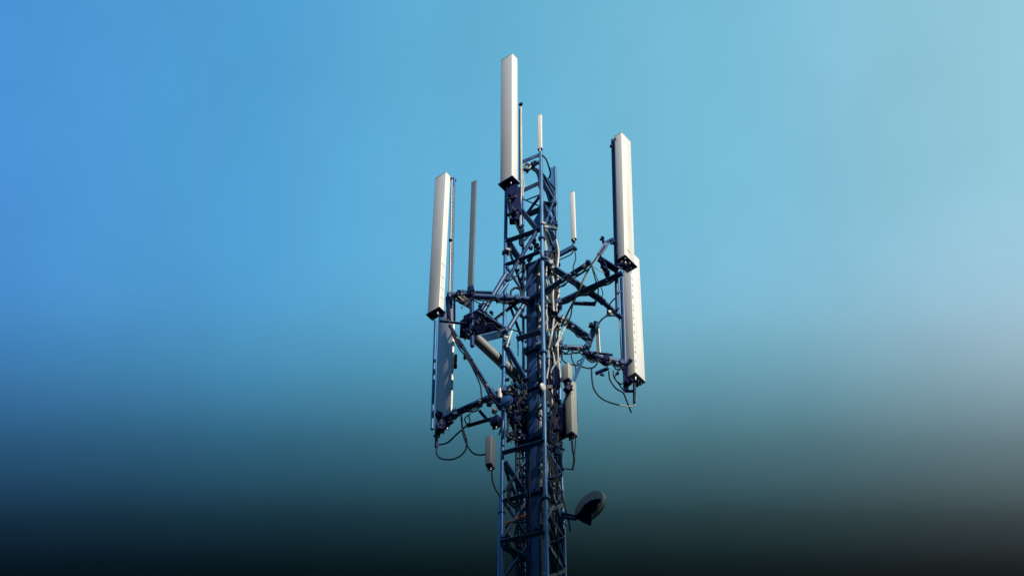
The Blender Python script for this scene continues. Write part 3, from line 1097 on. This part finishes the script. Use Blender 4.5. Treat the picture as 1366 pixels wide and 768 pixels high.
# round cream drum between front leg and pole
c = W(724.5, 516, 18.50)
tr = thing('disc_antenna', c, 'small cream half-lit round disc antenna in front of the front tower leg', 'disc antenna')
q = MB()
q.lathe(c, Vector((0.75, -0.6, -0.1)), [(0.0, -0.02), (0.046, -0.02), (0.053, -0.010), (0.053, 0.005), (0.043, 0.012), (0.0, 0.014)], 32)
obj('disc', q, WHITE, tr)
q = MB()
q.tube(c, c + Vector((-0.06, 0.10, 0.0)), 0.016, 10)
obj('stem', q, NAVY, tr)
lumps(f2, W(759, 517, 18.74), 0.055, 4, NAVY, 'foot_bracket')
lumps(f2, W(756, 520, 18.76), 0.05, 3, NAVY, 'foot_bracket')

# ------------------------------------------------------------------ dish antenna
cd = W(788, 676, 18.85)
dish = thing('dish_antenna', cd, 'small pale dish antenna with a dark cowl on an arm right of the tower', 'dish antenna')
ax = Vector((-0.63, -0.78, 0.11)).normalized()
RD = 0.205
rim_c = W(785.0, 672.0, 18.80)
q = MB()
q.lathe(rim_c, ax, [(0.0, 0.014), (RD * 0.5, 0.012), (RD * 0.8, 0.007), (RD - 0.008, 0.0), (RD, -0.010), (RD, -0.065), (RD * 0.96, -0.08),
                    (RD * 0.6, -0.11), (RD * 0.25, -0.125), (0.0, -0.13)], 48)
obj('reflector_drum', q, DULLG, dish)
q = MB()
q.lathe(rim_c - ax * 0.03, ax, [(RD - 0.003, -0.012), (RD + 0.006, -0.010), (RD + 0.006, 0.010), (RD - 0.003, 0.012)], 48)
obj('sunlit_rim_band', q, PALE, dish)  # paler than the drum: sunlight on the dish edge put into its colour
# dark cowl plate and horn shaped arm hanging on the viewer's side of the dish
off = Vector((0.0, -0.20, -0.06))
Yc = 18.55
q = MB()
outl = [(767, 688.5), (773, 682), (780, 672), (788, 666), (796, 664), (802, 664), (803, 667), (798, 671), (796, 679), (789.5, 684), (790, 690), (788, 700), (777, 695)]
cn_ = Vector((-0.25, -0.50, -0.83)).normalized()
c0 = W(786, 681, Yc)
eye = Vector((0, 0, CAM_H))
pts = []
for a, b in outl:
    dd = W(a, b, Yc) - eye
    pts.append(eye + dd * ((c0 - eye).dot(cn_) / dd.dot(cn_)))
q.plate(pts, 0.05, cn_)
cw = obj('cowl', q, NAVY, dish)
nuts(dish, [W(797, 671, Yc - 0.05), W(800, 666, Yc - 0.05)], (0, 1, 0.6), 0.010)
q = MB()
q.tube(W(786, 681, Yc + 0.02), rim_c + ax * 0.005, 0.05, 14)
obj('hub', q, NAVY, dish)
for a, b in (((751, 684), (768, 687.5)), ((751, 689.5), (768, 692))):
    q = MB()
    q.bar(W(*a, 18.98), W(*b, 18.52), 0.030, 0.03, (0, -1, 0))
    obj('arm', q, NAVY, dish)
q = MB()
q.bar(W(754, 687.5, 18.9), W(767, 691, 18.56), 0.010, 0.01, (0, -1, 0))
obj('tie_rod', q, PALE, dish)
lumps(dish, W(752, 687, 18.98), 0.045, 5)

# ------------------------------------------------------------------ cables
NC = [0]


def cable(pts, r, label, m=None, group=None, cat='cable', name='coaxial_cable'):
    q = MB()
    q.path([W(a, b, y) for a, b, y in pts], r, 8, 6)
    return tag(obj(name, q, m or CABLE), label, cat, group)


cr = 0.0105
cable([(583, 594, 19.36), (582.3, 604, 19.36), (588, 611, 19.33), (602, 612.5, 19.3), (615, 607, 19.26), (622, 597, 19.22), (622, 585, 19.2), (617, 570, 19.18),
       (615, 553, 19.16)], cr, 'big black cable loop hanging lowest under the grey left panel')
cable([(585, 593, 19.34), (597, 590, 19.32), (608, 580, 19.28), (616, 573, 19.24), (625, 565, 19.15)], cr,
      'short black cable slanting from the pipe under the grey panel to the lower boom')
cable([(616, 556, 19.14), (617, 575, 19.12), (622, 591, 19.06), (630, 603, 18.98), (640, 606.5, 18.9), (649, 605, 18.84)], cr,
      'black cable curving down from the lower left boom to the grey hanging radio unit')
cable([(656, 624, 18.78), (657, 640, 18.80), (661, 652, 18.82), (667, 662, 18.84), (669, 675, 18.86)], cr,
      'thin black cable hanging from the foot of the grey radio unit to the left leg')
cable([(625, 554, 19.1), (627, 562, 19.08), (623, 565, 19.08), (620, 558, 19.1), (628, 551, 19.06)], 0.008, 'small black cable curl just under the middle of the lower left boom')
cable([(599, 433, 18.70), (606, 447, 18.70), (620, 470, 18.71), (635, 500, 18.76), (641, 515, 18.8), (643, 530, 18.85), (652, 540, 18.85)], 0.009,
      'black cable following the long left strut down to the lower left boom')
cable([(789, 492, 19.06), (790, 508, 19.08), (793, 520, 19.1), (801, 530, 19.14), (812, 536, 19.18), (826, 540, 19.24)], cr,
      'long black cable sweeping right under the lower right boom with a loose end')
cable([(826, 540, 19.24), (836, 541.5, 19.3), (843, 542, 19.34), (847.5, 538, 19.34), (847.6, 525, 19.34)], 0.008,
      'pale cable end hooking up to the pipe under the lower right panel', PALE)
cable([(812, 495, 19.14), (814, 507, 19.16), (822, 518, 19.22), (831, 523.5, 19.3), (835, 532, 19.34), (842, 550, 19.4)], cr,
      'black cable drooping to a loose tail below the lower right panel')
cable([(818, 494, 19.16), (819, 503, 19.18), (825, 511, 19.22), (830, 518, 19.27), (834, 523, 19.3)], 0.009, 'black jumper cable inside the droop beside the lower right bracket')
cable([(828, 491, 19.28), (821, 500, 19.2), (822, 507, 19.2), (830, 512, 19.24), (833, 502, 19.3), (830, 492, 19.3)], 0.009,
      'small black cable ring left of the lower right panel foot')
cable([(750, 470, 18.9), (750, 479, 18.92), (757, 485, 18.95), (770, 487, 19.0), (785, 491, 19.05), (794, 488, 19.05), (799, 478, 19.06)], cr,
      'black cable looping under the short lower right boom')
cable([(762, 470, 18.96), (763, 479, 18.97), (768, 490, 18.98), (768, 502, 19.0)], 0.009, 'short black cable hanging behind the small cream radio unit')
cable([(752, 472, 18.95), (760, 472, 18.98), (771, 470, 19.02), (779, 476, 19.05), (770, 483, 19.02), (776, 488, 19.04)], 0.008,
      'thin black cable wriggling between the two short right booms')
cable([(798, 444, 18.98), (797, 436, 19.0), (801, 428, 19.05), (808, 422, 19.12), (816, 421, 19.18), (822, 421, 19.24)], 0.011,
      'black cable arching from the lower right node up to the right panel pipe')
cable([(823, 372, 18.56), (822, 385, 18.58), (823, 395, 18.66), (816, 402, 18.9), (811, 411, 19.1), (810, 418, 19.2)], 0.009,
      'black cable dropping from the upper right panel foot to the crossing boom end')
cable([(789, 354, 18.26), (795, 375, 18.3), (798, 386, 18.45), (797, 396, 18.7), (794, 402, 19.0)], 0.009, 'black cable falling from the tip of the upper right boom to the node')
cable([(790, 356, 18.27), (799, 377, 18.4), (804, 390, 18.6), (802, 397, 18.8), (800, 401, 19.0)], 0.006, 'thin outer cable beside the one falling from the upper right boom tip')
cable([(807, 328, 18.48), (797, 342, 18.40), (786, 358, 18.3), (776, 378, 18.4), (765, 402, 18.6), (757, 418, 18.8), (749, 436, 18.9)], 0.012,
      'black cable running down from the top right bracket across both booms to the tower')
cable([(783, 365, 18.3), (774, 384, 18.4), (764, 407, 18.6), (761, 422, 18.8), (752, 440, 18.9), (741, 462, 18.7)], 0.010,
      'pale cable running beside the black one across the right booms', PALE)
cable([(790, 354, 18.3), (798, 360, 18.4), (806, 364, 18.46)], 0.006, 'thin pale wire between the boom tip and the right panel bracket', PALE)
cable([(743, 348, 18.98), (752, 344, 18.96), (762, 339, 18.94), (765, 334, 18.92)], 0.008, 'thin black cable under the stub arm of the cream blade antenna')
cable([(767, 336, 18.92), (768, 345, 18.92), (765, 355, 18.94), (765, 368, 18.96)], 0.008, 'thin black cable hanging straight below the cream blade antenna')
cable([(723, 207, 18.58), (728, 212, 18.6), (732, 222, 18.66), (734, 232, 18.75), (731, 240, 18.8), (727, 245, 18.7)], 0.011,
      'black cable bowing out right of the front leg near the tower head')
cable([(698, 221, 18.72), (704, 218, 18.7), (708, 221, 18.7), (705, 225, 18.7), (699, 224, 18.72), (697, 232, 18.74), (699, 244, 18.76), (697, 262, 18.78)], 0.010,
      'pale cable curling beside the foot of the top panel', PALE)
cable([(696, 238, 18.68), (695.5, 258, 18.7), (694.5, 275, 18.72), (695, 300, 18.76)], 0.010, 'pale cable hanging straight down behind the foot of the top panel', PALE)
cable([(687, 296, 18.66), (691, 306, 18.7), (694, 312, 18.74), (693, 325, 18.8), (697, 328, 18.82), (698, 318, 18.84), (697, 308, 18.85)], 0.010,
      'black cable with a small loop under the dark foot of the top panel')
cable([(714, 318, 18.74), (713, 335, 18.76), (709, 346, 18.8), (702, 354, 18.84), (698, 362, 18.86)], 0.009, 'black cable curving from the gusset down to the pole top on its left')
cable([(699, 345, 18.86), (699.5, 360, 18.84), (698, 372, 18.84), (698, 386, 18.84), (697, 400, 18.84)], 0.013, 'thick black cable dropping left of the central pole top')
cable([(698, 360, 18.84), (690, 367, 18.84), (683, 372, 18.84), (676, 376, 18.84)], 0.010, 'black cable slanting from the left leg to the thick cable by the pole top')
cable([(681, 398, 18.80), (682, 388, 18.80), (688, 384, 18.80), (694, 387, 18.80), (696, 398, 18.80)], 0.015, 'thick black cable arch standing on the upper left boom by the left leg')
cable([(662, 425, 18.78), (666, 433, 18.78), (674, 437, 18.8), (684, 440, 18.84), (700, 444, 18.86)], 0.009, 'black cable under the plates left of the tower at the upper left mount')
cable([(683, 441, 18.78), (679, 452, 18.78), (676, 463, 18.8)], 0.012, 'pale short cable on the left leg beside the grey support tube', PALE)
cable([(690, 446, 18.85), (691, 460, 18.85), (691, 474, 18.85)], 0.008, 'short black cable hanging left of the pole over the grey support tube')
cable([(763, 588, 18.86), (764, 600, 18.86), (766, 612, 18.88), (764, 626, 18.9)], 0.013, 'black cable tail under the long cream radio unit')
cable([(768, 585, 18.86), (767, 600, 18.86), (765, 614, 18.88), (764, 625, 18.9), (755, 625, 18.98), (747, 625, 19.0)], 0.007,
      'thin black cable from the long cream unit bending square to the right leg')
cable([(674, 698, 18.84), (683, 694, 18.84), (692, 690, 18.85), (703, 686, 18.86)], 0.012, 'orange cable strap between the left leg and the central pole', ORANGE)
cable([(674, 703, 18.84), (683, 697, 18.83), (693, 693, 18.84), (703, 690, 18.85)], 0.013, 'thick black cable just under the orange strap')

# feeder cables in the tower: nothing tells one from the next
for i, (px, Y, dx) in enumerate([(688, 18.9, 1.0), (691, 18.92, 1.6), (694, 18.94, 1.2), (706, 18.72, 0.5), (727, 18.70, 1.0), (731, 18.74, 1.5), (734.5, 18.78, 1.4),
                                 (737.5, 18.84, 1.5), (740.5, 18.86, 1.2)]):
    pts = []
    ys = list(range(500 if px < 700 else 340, 800, 22))
    if px == 706:
        ys = list(range(600, 800, 22))
    for y in ys:
        k = (y - 340) / 430
        pts.append((px + dx * k * 3 + jag(1.6), y, Y + jag(0.03)))
    cable(pts, random.choice((0.009, 0.012)), 'black feeder cable running down inside the tower beside the central pole', CABLE,
          'feeder cables inside the tower')
for i, (px, Y, dx, y0) in enumerate([(729, 18.66, 1.3, 318), (736, 18.8, 2.0, 360), (743, 18.9, 2.0, 320), (728, 18.68, 1.2, 560), (739, 18.84, 2.0, 640)]):
    pts = []
    for y in range(y0, min(800, y0 + 190), 17):
        k = (y - y0) / 430
        pts.append((px + dx * k * 3 + jag(2.2), y, Y + jag(0.04)))
    cable(pts, random.choice((0.010, 0.014)), 'pale feeder cable on the sunny right side of the tower', CABLEL, 'pale feeder cables inside the tower')
# jumpers strapped along the arms, slack between their ties
for t, a, b, k in ARMS:
    for j in range(2 if k > 5 else 1):
        pts = []
        n_ = 3 + k // 2
        for i in range(n_ + 1):
            f = i / n_
            sag = (0 if i % 2 == 0 else 4.0 + jag(2.0)) + 2.5 + j * 1.5
            pts.append((a[0] + (b[0] - a[0]) * f + jag(1.5), a[1] + (b[1] - a[1]) * f + sag, a[2] + (b[2] - a[2]) * f - 0.05 + jag(0.02)))
        cable(pts, random.choice((0.008, 0.010)), 'black jumper cable tied along the underside of a mounting arm', CABLE, 'jumper cables along the mounting arms')
# tangled jumpers in the busy core
for i in range(22):
    xa = random.uniform(674, 704) if i < 12 else random.uniform(722, 750)
    ya = random.uniform(508, 560) if i % 3 else random.uniform(600, 700)
    xb = xa + jag(16)
    yb = ya + random.uniform(20, 62)
    Y = random.uniform(18.68, 19.0)
    mx_ = (xa + xb) / 2 + jag(12)
    cable([(xa, ya, Y), ((xa + mx_) / 2 + jag(4), ya + (yb - ya) * 0.35, Y - 0.03), (mx_, ya + (yb - ya) * 0.8, Y - 0.04), (xb, yb, Y + 0.03)],
          random.choice((0.009, 0.011, 0.014)), 'short black jumper cable in the tangle inside the tower core', CABLE, 'jumper cables in the tower core')
for i in range(10):
    xa = random.uniform(722, 748)
    ya = random.uniform(400, 720)
    Y = random.uniform(18.62, 18.9)
    xb = xa + jag(14)
    yb = ya + random.uniform(16, 45)
    cable([(xa, ya, Y), ((xa + xb) / 2 + jag(8), (ya + yb) / 2, Y - 0.04), (xb, yb, Y + 0.02)], random.choice((0.009, 0.012)),
          'short pale jumper cable on the sunny side of the tower', CABLEL, 'pale jumper cables on the tower')

# loose clamps and hangers that fill the core of the tower
core = []
for i in range(52):
    px = random.uniform(676, 704) if i < 34 else random.uniform(722, 748)
    py = random.uniform(505, 590) if i < 42 else random.uniform(400, 700)
    Y = random.uniform(18.7, 18.98)
    o = lumps(tower, W(px, py, Y), random.uniform(0.03, 0.06), 3, random.choice((NAVY, NAVY, NAVY, STEEL, STEEL, GALV)), 'cable_hanger')
nuts(tower, [W(random.uniform(676, 704), random.uniform(508, 590), random.uniform(18.62, 18.7)) for _ in range(26)], (0.4, 1, 0.4), 0.010, 'hanger_bolt')
